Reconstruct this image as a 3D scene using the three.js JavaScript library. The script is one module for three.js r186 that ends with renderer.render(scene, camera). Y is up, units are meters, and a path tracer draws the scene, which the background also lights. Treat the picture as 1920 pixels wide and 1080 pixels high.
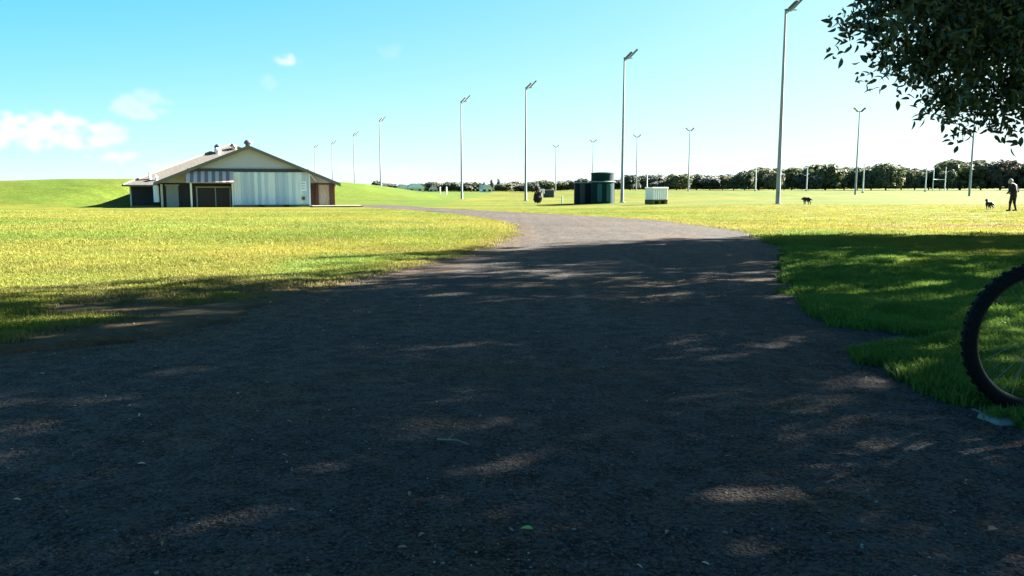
import * as THREE from 'three';
import { mergeGeometries } from 'three/addons/utils/BufferGeometryUtils.js';
import { RoundedBoxGeometry } from 'three/addons/geometries/RoundedBoxGeometry.js';
import { MarchingCubes } from 'three/addons/objects/MarchingCubes.js';

// ---------------------------------------------------------------- camera, sky, sun, exposure
const scene = new THREE.Scene();
const camera = new THREE.PerspectiveCamera(40, 16 / 9, 0.1, 4000);
camera.position.set(0, 1.08, 0);
camera.rotation.set(-7.184 * Math.PI / 180, 0, 0);
scene.add(camera);

const renderer = new THREE.WebGLRenderer({ antialias: true });
renderer.toneMapping = THREE.LinearToneMapping;
renderer.toneMappingExposure = 11.5;
renderer.shadowMap.enabled = true;

const SUN_EL = 27 * Math.PI / 180;
const sunDir = new THREE.Vector3(0.882 * Math.cos(SUN_EL), Math.sin(SUN_EL), -0.471 * Math.cos(SUN_EL)).normalize();
const sun = new THREE.DirectionalLight(new THREE.Color(1, 0.94, 0.84), 5);
sun.position.copy(sunDir).multiplyScalar(200);
sun.castShadow = true;
sun.shadow.mapSize.set(4096, 4096);
Object.assign(sun.shadow.camera, { left: -140, right: 140, top: 140, bottom: -140, near: 1, far: 600 });
scene.add(sun, sun.target);

// ---------------------------------------------------------------- small tools
function rng(seed) { let a = seed >>> 0; return () => { a = (a + 0x6D2B79F5) | 0; let t = Math.imul(a ^ (a >>> 15), 1 | a); t = (t + Math.imul(t ^ (t >>> 7), 61 | t)) ^ t; return ((t ^ (t >>> 14)) >>> 0) / 4294967296; }; }
const clamp = (v, a, b) => Math.min(b, Math.max(a, v));
const S = (v, a, b) => { const t = clamp((v - a) / (b - a), 0, 1); return t * t * (3 - 2 * t); };
const mix = (a, b, t) => a + (b - a) * t;
const hash = (x, y, s) => { let n = Math.imul(x | 0, 374761393) + Math.imul(y | 0, 668265263) + Math.imul(s | 0, 1442695041); n = Math.imul(n ^ (n >>> 13), 1274126177); return ((n ^ (n >>> 16)) >>> 0) / 4294967296; };
function vnoise(x, y, s = 0, per = 0) {           // value noise, optionally periodic
  const xi = Math.floor(x), yi = Math.floor(y), fx = x - xi, fy = y - yi;
  const w = (v) => per ? ((v % per) + per) % per : v;
  const u = fx * fx * (3 - 2 * fx), v = fy * fy * (3 - 2 * fy);
  return mix(mix(hash(w(xi), w(yi), s), hash(w(xi + 1), w(yi), s), u), mix(hash(w(xi), w(yi + 1), s), hash(w(xi + 1), w(yi + 1), s), u), v);
}
function fbm(x, y, s = 0, oct = 4) { let a = 0.5, t = 0; for (let i = 0; i < oct; i++) { t += a * vnoise(x, y, s + i * 17); x *= 2.03; y *= 2.03; a *= 0.5; } return t / (1 - Math.pow(0.5, oct)); }

// ---------------------------------------------------------------- sky (air and clouds only)
{
  const W = 2048, H = 1024, data = new Float32Array(W * H * 4);
  const K = 1 / 11.5;
  const sunFlat = new THREE.Vector2(sunDir.x, sunDir.z).normalize();
  // clouds: [azimuth deg right of straight ahead, elevation deg, half width, half height, strength]
  const clouds = [[-31.6, 3.2, 1.9, 1.0, 1.0], [-29.6, 3.45, 2.3, 1.1, 1.1], [-28.1, 3.05, 1.5, 0.8, 1.0], [-26.9, 3.35, 1.3, 0.75, 0.8], [-26.3, 1.9, 1.3, 0.5, 0.75], [-25.0, 5.0, 1.6, 0.7, 0.5], [-24.0, 5.7, 1.5, 0.6, 0.35], [-15.4, 8.6, 0.9, 0.42, 0.75], [-16.7, 7.0, 0.5, 0.5, 0.16], [-8.5, 9.4, 0.7, 0.7, 0.12], [-22.0, 1.4, 3.5, 0.5, 0.5], [-10.0, 1.1, 5.0, 0.6, 0.4],
    [-36, 3.6, 2.5, 1.2, 1], [-42, 5.2, 3, 1.4, 0.9], [-55, 4.4, 3.5, 1.4, 0.9], [-70, 6.5, 4, 1.6, 0.8], [-95, 5, 4, 1.5, 0.9], [-130, 6, 4, 1.6, 0.9], [170, 5, 4, 1.5, 0.8], [140, 6, 4, 1.5, 0.8]];
  const D = 180 / Math.PI;
  for (let j = 0; j < H; j++) {
    const el = ((j + 0.5) / H - 0.5) * Math.PI;                 // row 0 is the bottom
    for (let i = 0; i < W; i++) {
      const ph = ((i + 0.5) / W - 0.5) * 2 * Math.PI;            // three.js: u = atan(z, x) / 2pi + 0.5
      const x = Math.cos(el) * Math.cos(ph), z = Math.cos(el) * Math.sin(ph), y = Math.sin(el);
      const e = Math.max(0, el) * D, az = Math.atan2(x, -z) * D;
      const ca = x * sunDir.x + y * sunDir.y + z * sunDir.z;
      const side = 0.5 + 0.5 * (x * sunFlat.x + z * sunFlat.y) / Math.max(0.05, Math.cos(el));
      const hz = Math.exp(-e / (4.5 + 12.5 * side * side));
      const up = (0.45 + 0.55 * Math.exp(-e / 8)) * (1 - S(e, 22, 68));
      const glow = Math.pow(Math.max(0, ca), 5) * 0.55 + Math.pow(Math.max(0, ca), 40) * 1.2;
      let r = mix(0.02, 0.12, up), g = mix(0.05, 1.07, up), b = mix(0.4, 1.35, up);
      r = mix(r, 0.82 + 0.35 * side, Math.pow(hz, 1.3)); g = mix(g, 1.0 + 0.28 * side, hz); b = mix(b, 1.03 + 0.26 * side, hz);
      r += glow * 1.1; g += glow * 1.0; b += glow * 0.75;
      if (el > -0.03 && e < 14) {
        let c = 0;
        for (const [ca2, ce, rx, ry, st] of clouds) {
          let da = az - ca2; if (da > 180) da -= 360; if (da < -180) da += 360;
          const dx = da / rx, dy = (e - ce) / (e < ce ? ry * 0.75 : ry);
          const q = dx * dx + dy * dy; if (q > 3.2) continue;
          const n = fbm(az * 1.5 + 40, e * 2.4 + 9, 5, 5);
          c = Math.max(c, st * S(1.25 - q * 0.8 + (n - 0.5) * 3, 0.15, 1.0));
        }
        c = Math.min(1, c) * 0.95;
        const bright = 0.92 + 0.4 * fbm(az * 1.6, e * 2.6, 31, 4);
        r = mix(r, bright * 0.95, c); g = mix(g, bright * 0.985, c); b = mix(b, bright * 1.02, c);
      }
      const o = (j * W + i) * 4;
      data[o] = r * K; data[o + 1] = g * K; data[o + 2] = b * K; data[o + 3] = 1;
    }
  }
  const tex = new THREE.DataTexture(data, W, H, THREE.RGBAFormat, THREE.FloatType);
  tex.mapping = THREE.EquirectangularReflectionMapping; tex.magFilter = THREE.LinearFilter; tex.minFilter = THREE.LinearFilter; tex.needsUpdate = true;
  scene.background = tex; scene.environment = tex;
}

// ---------------------------------------------------------------- naming
const taken = {};
function numbered(n) { taken[n] = (taken[n] ?? -1) + 1; return taken[n] ? n + '_' + String(taken[n]).padStart(3, '0') : n; }
function shade(o) { o.traverse((m) => { if (m.isMesh) { m.castShadow = true; m.receiveShadow = true; } }); return o; }
function tag(o, label, category, group) { o.userData.label = label; o.userData.category = category; if (group) o.userData.group = group; return o; }
function thing(name, label, category, [x, y, z] = [0, 0, 0], turn = 0, group) { const g = new THREE.Group(); g.name = numbered(name); g.position.set(x, y, z); g.rotation.y = turn; scene.add(g); return tag(g, label, category, group); }
function part(name, geo, mat, parent, pos, rot) { const m = new THREE.Mesh(geo, mat); m.name = name; if (pos) m.position.set(...pos); if (rot) m.rotation.set(...rot); m.castShadow = m.receiveShadow = true; parent.add(m); return m; }
function top(name, geo, mat, kind, label, category) { const m = part(numbered(name), geo, mat, scene); if (kind) m.userData.kind = kind; if (label) tag(m, label, category); return m; }
const box = (w, h, d, x = 0, y = 0, z = 0) => new THREE.BoxGeometry(w, h, d).translate(x, y, z);
const rbox = (w, h, d, r = 0.02) => new RoundedBoxGeometry(w, h, d, 1, r);
function rod(a, b, r1, r2 = r1, seg = 8) { const A = new THREE.Vector3(...a), B = new THREE.Vector3(...b), L = A.distanceTo(B); const g = new THREE.CylinderGeometry(r2, r1, L, seg); g.translate(0, L / 2, 0); g.applyQuaternion(new THREE.Quaternion().setFromUnitVectors(new THREE.Vector3(0, 1, 0), B.clone().sub(A).normalize())); return g.translate(A.x, A.y, A.z); }
const lin = (r, g, b) => new THREE.Color().setRGB(r, g, b);
const pmat = (r, g, b, o = {}) => new THREE.MeshPhysicalMaterial({ color: lin(r, g, b), roughness: 0.8, specularIntensity: 0.25, ...o });
const mat = (r, g, b, rough = 0.85, o = {}) => new THREE.MeshStandardMaterial({ color: lin(r, g, b), roughness: rough, ...o });

// ---------------------------------------------------------------- textures (matter only: grain of grass, gravel, metal)
function grainTexture(size, fn, srgb = true) {
  const d = new Uint8Array(size * size * 4);
  for (let j = 0; j < size; j++) for (let i = 0; i < size; i++) { const c = fn(i / size, j / size); const o = (j * size + i) * 4; for (let k = 0; k < 3; k++) d[o + k] = clamp(Math.round(c[k] * 255), 0, 255); d[o + 3] = 255; }
  const t = new THREE.DataTexture(d, size, size); t.wrapS = t.wrapT = THREE.RepeatWrapping; t.magFilter = THREE.LinearFilter; t.minFilter = THREE.LinearMipmapLinearFilter; t.generateMipmaps = true; t.anisotropy = 16;
  if (srgb) t.colorSpace = THREE.SRGBColorSpace; t.needsUpdate = true; return t;
}
const pf = (u, v, n, s) => vnoise(u * n, v * n, s, n);
const grassTex = grainTexture(1024, (u, v) => {
  const n = 0.3 * pf(u, v, 12, 1) + 0.3 * pf(u, v, 50, 2) + 0.4 * pf(u, v, 190, 3), y = pf(u, v, 30, 7) * 0.5 + pf(u, v, 110, 8) * 0.5;
  const l = 0.85 + 0.55 * (n - 0.5); const w = (y - 0.5) * 0.3;
  return [l * (1 + w), l, l * (1 - w * 0.7)];
});
const gravelH = (u, v) => 0.25 * pf(u, v, 24, 11) + 0.35 * pf(u, v, 130, 12) + 0.4 * pf(u, v, 300, 13);
const gravelTex = grainTexture(1024, (u, v) => { const n = gravelH(u, v), k = pf(u, v, 210, 15); const l = 0.8 + 1.5 * (n - 0.5) + (k > 0.84 ? 0.4 : 0); const w = (pf(u, v, 40, 14) - 0.5) * 0.16; return [l * (1 + w), l, l * (1 - w)]; });
const gravelBump = grainTexture(1024, (u, v) => { const n = gravelH(u, v); return [n, n, n]; }, false);
const speckTex = grainTexture(256, (u, v) => { const n = 0.5 * pf(u, v, 16, 21) + 0.5 * pf(u, v, 90, 22); const l = 0.9 + 0.22 * (n - 0.5); return [l, l, l]; });

// ---------------------------------------------------------------- terrain
const L = [[-5.5, 8], [-4.6, -1], [-3.9, -3.6], [-3.32, -5.03], [-2.92, -5.26], [-2.53, -5.59], [-2.29, -6.33], [-2.01, -7.37], [-1.86, -8.57], [-1.61, -9.92], [-0.93, -12.49], [-0.32, -15.94], [0.03, -18.95], [0.15, -21.77], [-0.28, -27.48], [-3.12, -42.27], [-8.32, -61.96], [-13.02, -74.64], [-17.28, -84.5], [-20.5, -90]];
const R = [[4.2, 8], [2.8, -1], [2.62, -3.21], [2.5, -3.55], [2.46, -4.28], [2.48, -5.14], [2.98, -5.4], [3.25, -5.6], [3.1, -5.8], [2.72, -6.15], [2.67, -6.51], [2.86, -7.37], [3.14, -8.57], [3.5, -9.92], [4.1, -11.33], [4.62, -12.9], [5.44, -16.79], [5.82, -19.65], [5.79, -23.92], [5.43, -27.87], [3.53, -37.49], [-2.37, -58.94], [-11.68, -87.08], [-14.6, -90]];
function along(T, z) { if (z >= T[0][1]) return T[0][0]; for (let i = 1; i < T.length; i++) if (z >= T[i][1]) { const t = (T[i - 1][1] - z) / (T[i - 1][1] - T[i][1]); return mix(T[i - 1][0], T[i][0], t); } return T[T.length - 1][0]; }
const wob = (z, s) => (vnoise(z * 2.2, s, 3) - 0.5) * 0.22 + (vnoise(z * 7, s, 4) - 0.5) * 0.12 + (vnoise(z * 0.5, s, 5) - 0.5) * 0.25;
const driveL = (z) => along(L, z) + wob(z, 1), driveR = (z) => along(R, z) + wob(z, 9);
function inDrive(x, z) { if (z < -90 || z > 8) return -9; return Math.min(x - driveL(z), driveR(z) - x); }
function land(x, z) {
  const d = -z;
  let r = -0.8 * S(d, 12, 85) * (1 - 0.55 * S(x, 0, 26)) + 0.75 * S(d, 130, 260) * S(x, 0, 40);
  const st = mix(100, 82, S(-x, 40, 52));
  r += 3.2 * S(d, st, st + 30) * S(-x, 8, 36) * (1 - S(d, 150, 260)) * mix(1, 0.86, S(-x, 55, 85));
  return r;
}
const rough = (x, z) => { const d = Math.hypot(x, z); return ((fbm(x * 0.9, z * 0.9, 41, 3) - 0.5) * 0.06 + (vnoise(x * 5, z * 5, 44) - 0.5) * 0.02) * (1 - S(d, 20, 60)) + (fbm(x * 0.06, z * 0.06, 47, 3) - 0.5) * 0.22 * S(d, 30, 90) * (1 - S(d, 200, 400)); };
const groundY = (x, z) => land(x, z) + rough(x, z) * (1 - S(inDrive(x, z), -0.6, 0.2)) + 0.02 - 0.12 * S(inDrive(x, z), -0.12, 0.22);
const driveY = (x, z) => land(x, z) + 0.004 + (fbm(x * 0.7, z * 0.7, 61, 3) - 0.5) * 0.03 + (vnoise(x * 9, z * 9, 63) - 0.5) * 0.008;

const GREEN = [0.088, 0.124, 0.0125], LUSH_AND_SHADE = [0.07, 0.135, 0.019], DRY = [0.158, 0.146, 0.022], SOIL = [0.135, 0.09, 0.05], DIRT = [0.085, 0.062, 0.04];
function blend(c, k, t) { c[0] = mix(c[0], k[0], t); c[1] = mix(c[1], k[1], t); c[2] = mix(c[2], k[2], t); }
function grassColour(x, z) {
  const d = Math.hypot(x, z), c = [...GREEN], ins = inDrive(x, z);
  const patch = fbm(x * 0.16, z * 0.16, 71, 4), fine = fbm(x * 1.3, z * 1.3, 72, 3), band = fbm(x * 0.03 + 3, z * 0.22, 75, 3);
  let dry = 0.25 + 1.3 * (patch - 0.5) + 0.7 * (fine - 0.5) + 1.9 * (band - 0.5);
  dry += 0.3 * S(d, 14, 30) + 0.25 * S(x, 4, 14) * S(d, 18, 26) * (1 - S(d, 60, 75)) - 0.35 * S(x, 10, 40) * S(d, 68, 90);
  dry += 0.4 * (1 - S(Math.abs(ins), 0.1, 0.9)) * S(d, 4, 12);
  if (-z > 80 && x < -8) dry = dry * 0.6 - 0.05;                 // the grassed mound
  blend(c, DRY, clamp(dry, 0, 0.95));
  if (-z > 80 && x < -8) blend(c, LUSH_AND_SHADE, 0.45 * S(-z, 80, 90));  // mound colour deepened to paint in the shade of its slope facing off the sun
  const lush = S(fbm(x * 0.4, z * 0.4, 77, 4) + 0.55 * (1 - S(d, 10, 24)) * S(x, 1, 3), 0.55, 0.95) * 0.85; blend(c, LUSH_AND_SHADE, lush);
  const soil = S(0.35 - Math.abs(z + 24.2 + (x - 13) * -0.9 * 0 - 0.9 + 1.6 * (vnoise(x * 0.25, 2, 81) - 0.5)) * 0.24, 0, 0.3) * S(x, 9, 12.5) * S(fine + patch, 0.72, 1.1); blend(c, SOIL, soil * 0.9);
  if (x < 0 && d < 14) blend(c, DIRT, (1 - S(d, 7.5, 11)) * S(1.5 * fbm(x * 1.1, z * 1.9, 83, 3) + 0.75 * (1 - S(-ins, 0, 2.4)), 0.78, 1.15) * 0.92);
  const worn = (1 - S(-ins, 0.0, 0.35)) * 0.7; blend(c, d < 20 && x > 1.5 ? LUSH_AND_SHADE : DIRT, worn * (d < 20 ? 0.8 : 0.4));
  const l = 0.86 + 0.5 * (fbm(x * 0.5, z * 0.9, 85, 3) - 0.4);
  return [c[0] * l, c[1] * l, c[2] * l];
}
const groundMat = new THREE.MeshPhysicalMaterial({ map: grassTex, vertexColors: true, roughness: 1, specularIntensity: 0.1 });
{
  const rings = [0]; let r = 0.5; while (r < 1800) { rings.push(r); r *= r < 15 ? 1.022 : r < 115 ? 1.011 : 1.05; }
  const ang = []; for (let i = 0; i <= 340; i++) ang.push(-50 + i * 100 / 340); for (let i = 1; i < 66; i++) ang.push(50 + i * 260 / 66);
  const pos = [], uv = [], col = [], idx = [], n = ang.length;
  for (const q of rings) for (const a of ang) {
    const t = a * Math.PI / 180, x = Math.sin(t) * q, z = -Math.cos(t) * q, c = grassColour(x, z);
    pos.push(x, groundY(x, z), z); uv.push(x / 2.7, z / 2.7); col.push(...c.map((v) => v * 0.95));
  }
  for (let j = 0; j < rings.length - 1; j++) for (let i = 0; i < n; i++) { const k = (i + 1) % n, a = j * n + i, b = j * n + k, c = a + n, d = b + n; idx.push(a, b, c, b, d, c); }
  const g = new THREE.BufferGeometry(); g.setAttribute('position', new THREE.Float32BufferAttribute(pos, 3)); g.setAttribute('uv', new THREE.Float32BufferAttribute(uv, 2)); g.setAttribute('color', new THREE.Float32BufferAttribute(col, 3)); g.setIndex(idx); g.computeVertexNormals();
  top('ground', g, groundMat, 'structure');
}
const driveMat = new THREE.MeshPhysicalMaterial({ specularIntensity: 0.25, map: gravelTex, bumpMap: gravelBump, bumpScale: 0.02, vertexColors: true, roughness: 0.95 });
{
  const zs = []; let z = 8; while (z > -90) { zs.push(z); const d = Math.abs(z); z -= d < 8 ? 0.06 : d < 25 ? 0.12 : 0.4; }
  const cols = 130, pos = [], uv = [], col = [], idx = [];
  for (const q of zs) { const a = driveL(q) - 0.12, b = driveR(q) + 0.12;
    for (let i = 0; i <= cols; i++) {
      const x = mix(a, b, i / cols); pos.push(x, driveY(x, q), q); uv.push(x / 1.9, q / 1.9);
      const p = fbm(x * 0.45, q * 0.45, 91, 4), br = Math.max(S(fbm(x * 0.8 + 7, q * 1.5, 93, 4), 0.52, 0.75), S(fbm(x * 2.2, q * 2.2, 97, 4) + 0.7 * (1 - S(x - driveL(q), 0, 1.1)), 0.75, 1.05)), f = vnoise(x * 14, q * 14, 95);
      let l = 0.058 * (0.72 + 0.55 * p + 0.3 * (f - 0.5));
      // two faint pale wheel tracks where the tyres have ground the stones to dust
      const tr = Math.min(Math.abs(x - 0.9 - 0.05 * q - 0.25 * Math.sin(q * 0.5)), Math.abs(x - 2.3 - 0.06 * q - 0.25 * Math.sin(q * 0.5 + 0.4)));
      l *= 1 + 0.55 * (1 - S(tr, 0.02, 0.1)) * S(-q, 6, 8) * (1 - S(-q, 12, 14)) * (0.4 + f);
      col.push(l * (1.1 + 0.3 * br), l * (0.97 + 0.06 * br), l * (0.85 - 0.16 * br));
    } }
  for (let j = 0; j < zs.length - 1; j++) for (let i = 0; i < cols; i++) { const a = j * (cols + 1) + i, b = a + 1, c = a + cols + 1, d = c + 1; idx.push(a, b, c, b, d, c); }
  const g = new THREE.BufferGeometry(); g.setAttribute('position', new THREE.Float32BufferAttribute(pos, 3)); g.setAttribute('uv', new THREE.Float32BufferAttribute(uv, 2)); g.setAttribute('color', new THREE.Float32BufferAttribute(col, 3)); g.setIndex(idx); g.computeVertexNormals();
  top('gravel_drive', g, driveMat, 'structure');
}

// ---------------------------------------------------------------- the clubhouse
const clad = (w, h, n, depth = 0.03) => {                       // a ribbed sheet, ribs upright, facing +z, base at y = 0
  const s = new THREE.Shape(), p = w / n; s.moveTo(0, -0.02);
  s.lineTo(w, -0.02); s.lineTo(w, 0);
  for (let i = n - 1; i >= 0; i--) { const x = i * p; s.lineTo(x + p * 0.95, 0); s.lineTo(x + p * 0.8, depth); s.lineTo(x + p * 0.55, depth); s.lineTo(x + p * 0.4, 0); s.lineTo(x, 0); }
  return new THREE.ExtrudeGeometry(s, { depth: h, bevelEnabled: false }).rotateX(-Math.PI / 2).scale(1, 1, -1).rotateY(0);
};
function flip(g) { const i = g.index; if (i) { for (let k = 0; k < i.count; k += 3) { const t = i.getX(k); i.setX(k, i.getX(k + 1)); i.setX(k + 1, t); } } g.computeVertexNormals(); return g; }
function slab(pts, thick) {                                      // a flat polygon in space given as 3-D points, with thickness along its normal
  const P = pts.map((p) => new THREE.Vector3(...p)), n = new THREE.Vector3().subVectors(P[1], P[0]).cross(new THREE.Vector3().subVectors(P[2], P[0])).normalize().multiplyScalar(-thick);
  const pos = [], tri = (a, b, c) => pos.push(a.x, a.y, a.z, b.x, b.y, b.z, c.x, c.y, c.z), Q = P.map((p) => p.clone().add(n));
  for (let i = 1; i < P.length - 1; i++) { tri(P[0], P[i], P[i + 1]); tri(Q[0], Q[i + 1], Q[i]); }
  for (let i = 0; i < P.length; i++) { const k = (i + 1) % P.length; tri(P[i], Q[i], P[k]); tri(P[k], Q[i], Q[k]); }
  const g = new THREE.BufferGeometry(); g.setAttribute('position', new THREE.Float32BufferAttribute(pos, 3)); g.setAttribute('uv', new THREE.Float32BufferAttribute(new Array(pos.length / 3 * 2).fill(0).map((_, i) => pos[Math.floor(i / 2) * 3 + (i % 2 ? 1 : 0)] * 0.5), 2)); g.computeVertexNormals(); return g;
}
const M = {
  roof: mat(0.115, 0.105, 0.09, 0.7, { map: speckTex }), gable: pmat(0.45, 0.45, 0.52), fascia: mat(0.035, 0.036, 0.042, 0.6), verge: mat(0.13, 0.125, 0.11, 0.6),
  darkWall: mat(0.032, 0.028, 0.034, 0.8, { map: speckTex }), brown: mat(0.12, 0.05, 0.032, 0.8, { map: speckTex }), tan: mat(0.58, 0.45, 0.34, 0.75, { map: speckTex }), cream: mat(0.6, 0.58, 0.5, 0.7), paleDoor: mat(0.34, 0.36, 0.35, 0.7, { map: speckTex }),
  sheetA: mat(0.58, 0.67, 0.8, 0.6), sheetB: mat(0.5, 0.6, 0.74, 0.6), sheetC: mat(0.78, 0.83, 0.9, 0.6), stripePale: mat(0.62, 0.52, 0.49, 0.7), stripeDark: mat(0.26, 0.18, 0.165, 0.7), white: mat(0.78, 0.78, 0.76, 0.6), frame: mat(0.3, 0.3, 0.32, 0.45),
  glass: new THREE.MeshPhysicalMaterial({ color: lin(0.022, 0.024, 0.036), roughness: 0.12, specularIntensity: 0.35 }), concrete: mat(0.19, 0.18, 0.165, 0.95, { map: speckTex }), vent: mat(0.1, 0.12, 0.13, 0.5), black: mat(0.012, 0.012, 0.014, 0.7), rubber: pmat(0.006, 0.006, 0.007),
};
{
  const c = thing('clubhouse', 'low clubhouse with beige gable, dark walls, pale ribbed screen and striped awning', 'building', [-27.5, -0.8, -80], 19 * Math.PI / 180);
  // hall with hipped roof
  const hall = part('hall_wall', box(19.4, 2.5, 21.5, -0.4, 1.05, -13.8), M.darkWall, c);
  part('plinth', box(19.5, 0.2, 21.6, -0.4, 0.05, -13.8), M.concrete, hall);
  const ex0 = -10.7, ex1 = 9.8, ez0 = -2.3, ez1 = -25.3, ey = 2.2, ry = 6.75, rx = -0.5, rz0 = -10.9, rz1 = -17;
  const A = [ex0, ey, ez0], B = [ex1, ey, ez0], C = [ex1, ey, ez1], Dp = [ex0, ey, ez1], E = [rx, ry, rz0], F = [rx, ry, rz1];
  const hip = part('hip_roof', mergeGeometries([slab([A, B, E], 0.12), slab([B, C, F, E], 0.12), slab([C, Dp, F], 0.12), slab([Dp, A, E, F], 0.12)]), M.roof, c);
  part('gutter', mergeGeometries([box(20.6, 0.16, 0.14, -0.45, ey - 0.06, ez0 + 0.06), box(0.14, 0.16, 23, ex0 - 0.06, ey - 0.06, -13.8), box(0.14, 0.16, 23, ex1 + 0.06, ey - 0.06, -13.8)]), M.verge, hip);
  part('hip_cap', mergeGeometries([rod([ex0, ey + 0.05, ez0], [rx, ry + 0.05, rz0], 0.09), rod([ex1, ey + 0.05, ez0], [rx, ry + 0.05, rz0], 0.09), rod([rx, ry + 0.05, rz0], [rx, ry + 0.05, rz1], 0.1)]), M.verge, hip);
  const dome = (r, h) => new THREE.LatheGeometry([[0, h], [r * 0.55, h * 0.95], [r, h * 0.68], [r * 1.05, h * 0.5], [r * 0.7, h * 0.42], [r * 0.62, 0]].map((p) => new THREE.Vector2(...p)), 14);
  part('roof_vent', dome(0.36, 0.75), M.white, c, [-1.95, 5.55, -8.9]); part('roof_vent', dome(0.3, 0.6), M.tan, c, [-0.2, 6.1, -9.8]);
  part('roof_vent', dome(0.42, 0.8), M.vent, c, [-1.9, 6.0, -11.2]); part('roof_vent', dome(0.42, 0.75), M.vent, c, [1.17, 6.0, -0.9]);
  part('vent_pipe', rod([-8.35, 2.6, -3.4], [-8.35, 3.45, -3.4], 0.11), M.white, c); part('vent_pipe', mergeGeometries([rod([-7.75, 2.6, -3.2], [-7.75, 3.0, -3.2], 0.13), new THREE.ConeGeometry(0.22, 0.25, 10).translate(-7.75, 3.1, -3.2)]), M.white, c);
  part('vent_pipe', rod([9.3, 2.3, -3.0], [9.3, 2.95, -3.0], 0.06), M.vent, c);
  // front bay: gabled roof
  const gx = 1.17, gy = 6.1, lx = -7.7, ly = 2.42, qx = 10.1, qy = 2.36, f0 = 0.55, f1 = -9.2;
  const bay = part('gable_roof', mergeGeometries([slab([[lx, ly, f1], [lx, ly, f0], [gx, gy, f0], [gx, gy, f1]], 0.12), slab([[gx, gy, f1], [gx, gy, f0], [qx, qy, f0], [qx, qy, f1]], 0.12)]), M.roof, c);
  const vb = (x0, y0, x1, y1) => slab([[x0, y0 - 0.3, f0 + 0.03], [x1, y1 - 0.3, f0 + 0.03], [x1, y1 + 0.03, f0 + 0.03], [x0, y0 + 0.03, f0 + 0.03]], -0.06);
  part('barge_board', vb(lx, ly, gx, gy), M.verge, bay); part('barge_board', vb(gx, gy, qx, qy), M.verge, bay);
  part('gable_infill', slab([[lx + 0.35, 2.42, -0.92], [qx - 0.35, 2.42, -0.92], [gx, gy - 0.22, -0.92]], 0.1), M.gable, c);
  part('gable_panel', slab([[-4.05, 3.83, 0.02], [6.4, 3.83, 0.02], [gx, gy - 0.2, 0.02]], 0.12), M.gable, c);
  part('fascia_band', box(11.6, 0.27, 0.3, 1.15, 3.68, 0.02), M.fascia, c);
  // the pale ribbed screen, sheet by sheet
  const ribs = flip(clad(0.332, 3.28, 2, 0.05)); const rr = rng(5), sh = [M.sheetA, M.sheetB, M.sheetC];
  for (let i = 0; i < 22; i++) part('wall_sheet', ribs, sh[Math.floor(rr() * 3)], c, [-0.4 + i * 0.332, 0.22, 0.02 + (i % 2) * 0.012], [0, 0, 0]);
  part('screen_backing', box(7.2, 3.2, 0.05, 3.25, 1.85, -0.08), M.sheetB, c);
  part('screen_post', box(0.16, 3.5, 0.16, -0.5, 1.75, 0.05), M.sheetC, c); part('screen_post', box(0.16, 3.5, 0.16, 6.99, 1.75, 0.05), M.sheetC, c);
  part('screen_brace', rod([7.05, 3.4, 0], [7.7, 2.55, 0.0], 0.06), M.sheetC, c);
  part('kerb', box(7.4, 0.2, 0.3, 3.2, 0.1, 0.02), M.concrete, c);
  part('wheel_block', rbox(0.55, 0.18, 0.25, 0.04), M.black, c, [2.2, 0.12, 0.28]); part('wheel_block', rbox(0.55, 0.18, 0.25, 0.04), M.black, c, [4.65, 0.12, 0.28]);
  const sign = part('notice_board', rbox(0.62, 1.0, 0.03, 0.01), M.sheetC, c, [6.35, 2.1, 0.1]);
  for (const [y, w] of [[0.28, 0.4], [0.02, 0.44], [-0.22, 0.36]]) part('notice_line', box(w, 0.06, 0.01, 0, y, 0.02), M.frame, sign);
  const wsign = part('warning_sign', rbox(0.42, 0.42, 0.03, 0.01), mat(0.5, 0.38, 0.12, 0.6), c, [6.35, 0.85, 0.1]); part('sign_symbol', new THREE.CircleGeometry(0.15, 16), M.fascia, wsign, [0, 0, 0.022]);
  // side and rear walls of the bay
  part('bay_wall', mergeGeometries([box(2.8, 2.5, 0.12, -6.0, 1.25, -1.0), box(4.4, 3.6, 0.12, -2.4, 1.8, -1.05)]), M.darkWall, c);
  part('bay_wall', box(2.7, 2.5, 0.12, 8.3, 1.25, -1.0), M.brown, c);
  part('side_wall', box(0.12, 2.4, 3.0, -7.3, 1.2, -2.5), M.darkWall, c); part('side_wall', box(0.12, 2.4, 3.0, 9.6, 1.2, -2.5), M.tan, c);
  // striped awning and its doors
  const aw = part('awning_frame', mergeGeometries([rod([-4.7, 2.42, 1.45], [-0.45, 2.42, 1.45], 0.05), rod([-4.7, 3.5, 0.1], [-0.45, 3.5, 0.1], 0.05)]), M.frame, c);
  const nS = 13, wS = 4.3 / nS; const strip = flip(slab([[0, 3.52, 0.1], [0, 2.46, 1.48], [wS, 2.46, 1.48], [wS, 3.52, 0.1]], -0.04));
  for (let i = 0; i < nS; i++) part('awning_strip', strip, i % 2 ? M.stripeDark : M.stripePale, aw, [-4.7 + i * wS, (i % 2) * 0.012, 0]);
  part('awning_post', box(0.16, 2.4, 0.16, -4.3, 1.2, 1.3), M.white, c);
  part('lintel', box(4.2, 0.35, 0.2, -2.5, 2.5, -0.6), M.fascia, c);
  const dd = part('glazed_doors', mergeGeometries([box(0.14, 1.95, 0.1, -3.9, 0.97, -0.9), box(0.14, 1.95, 0.1, -0.75, 0.97, -0.9), box(3.3, 0.14, 0.1, -2.32, 2.0, -0.9), box(0.1, 1.95, 0.09, -2.15, 0.97, -0.9)]), M.frame, c);
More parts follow.
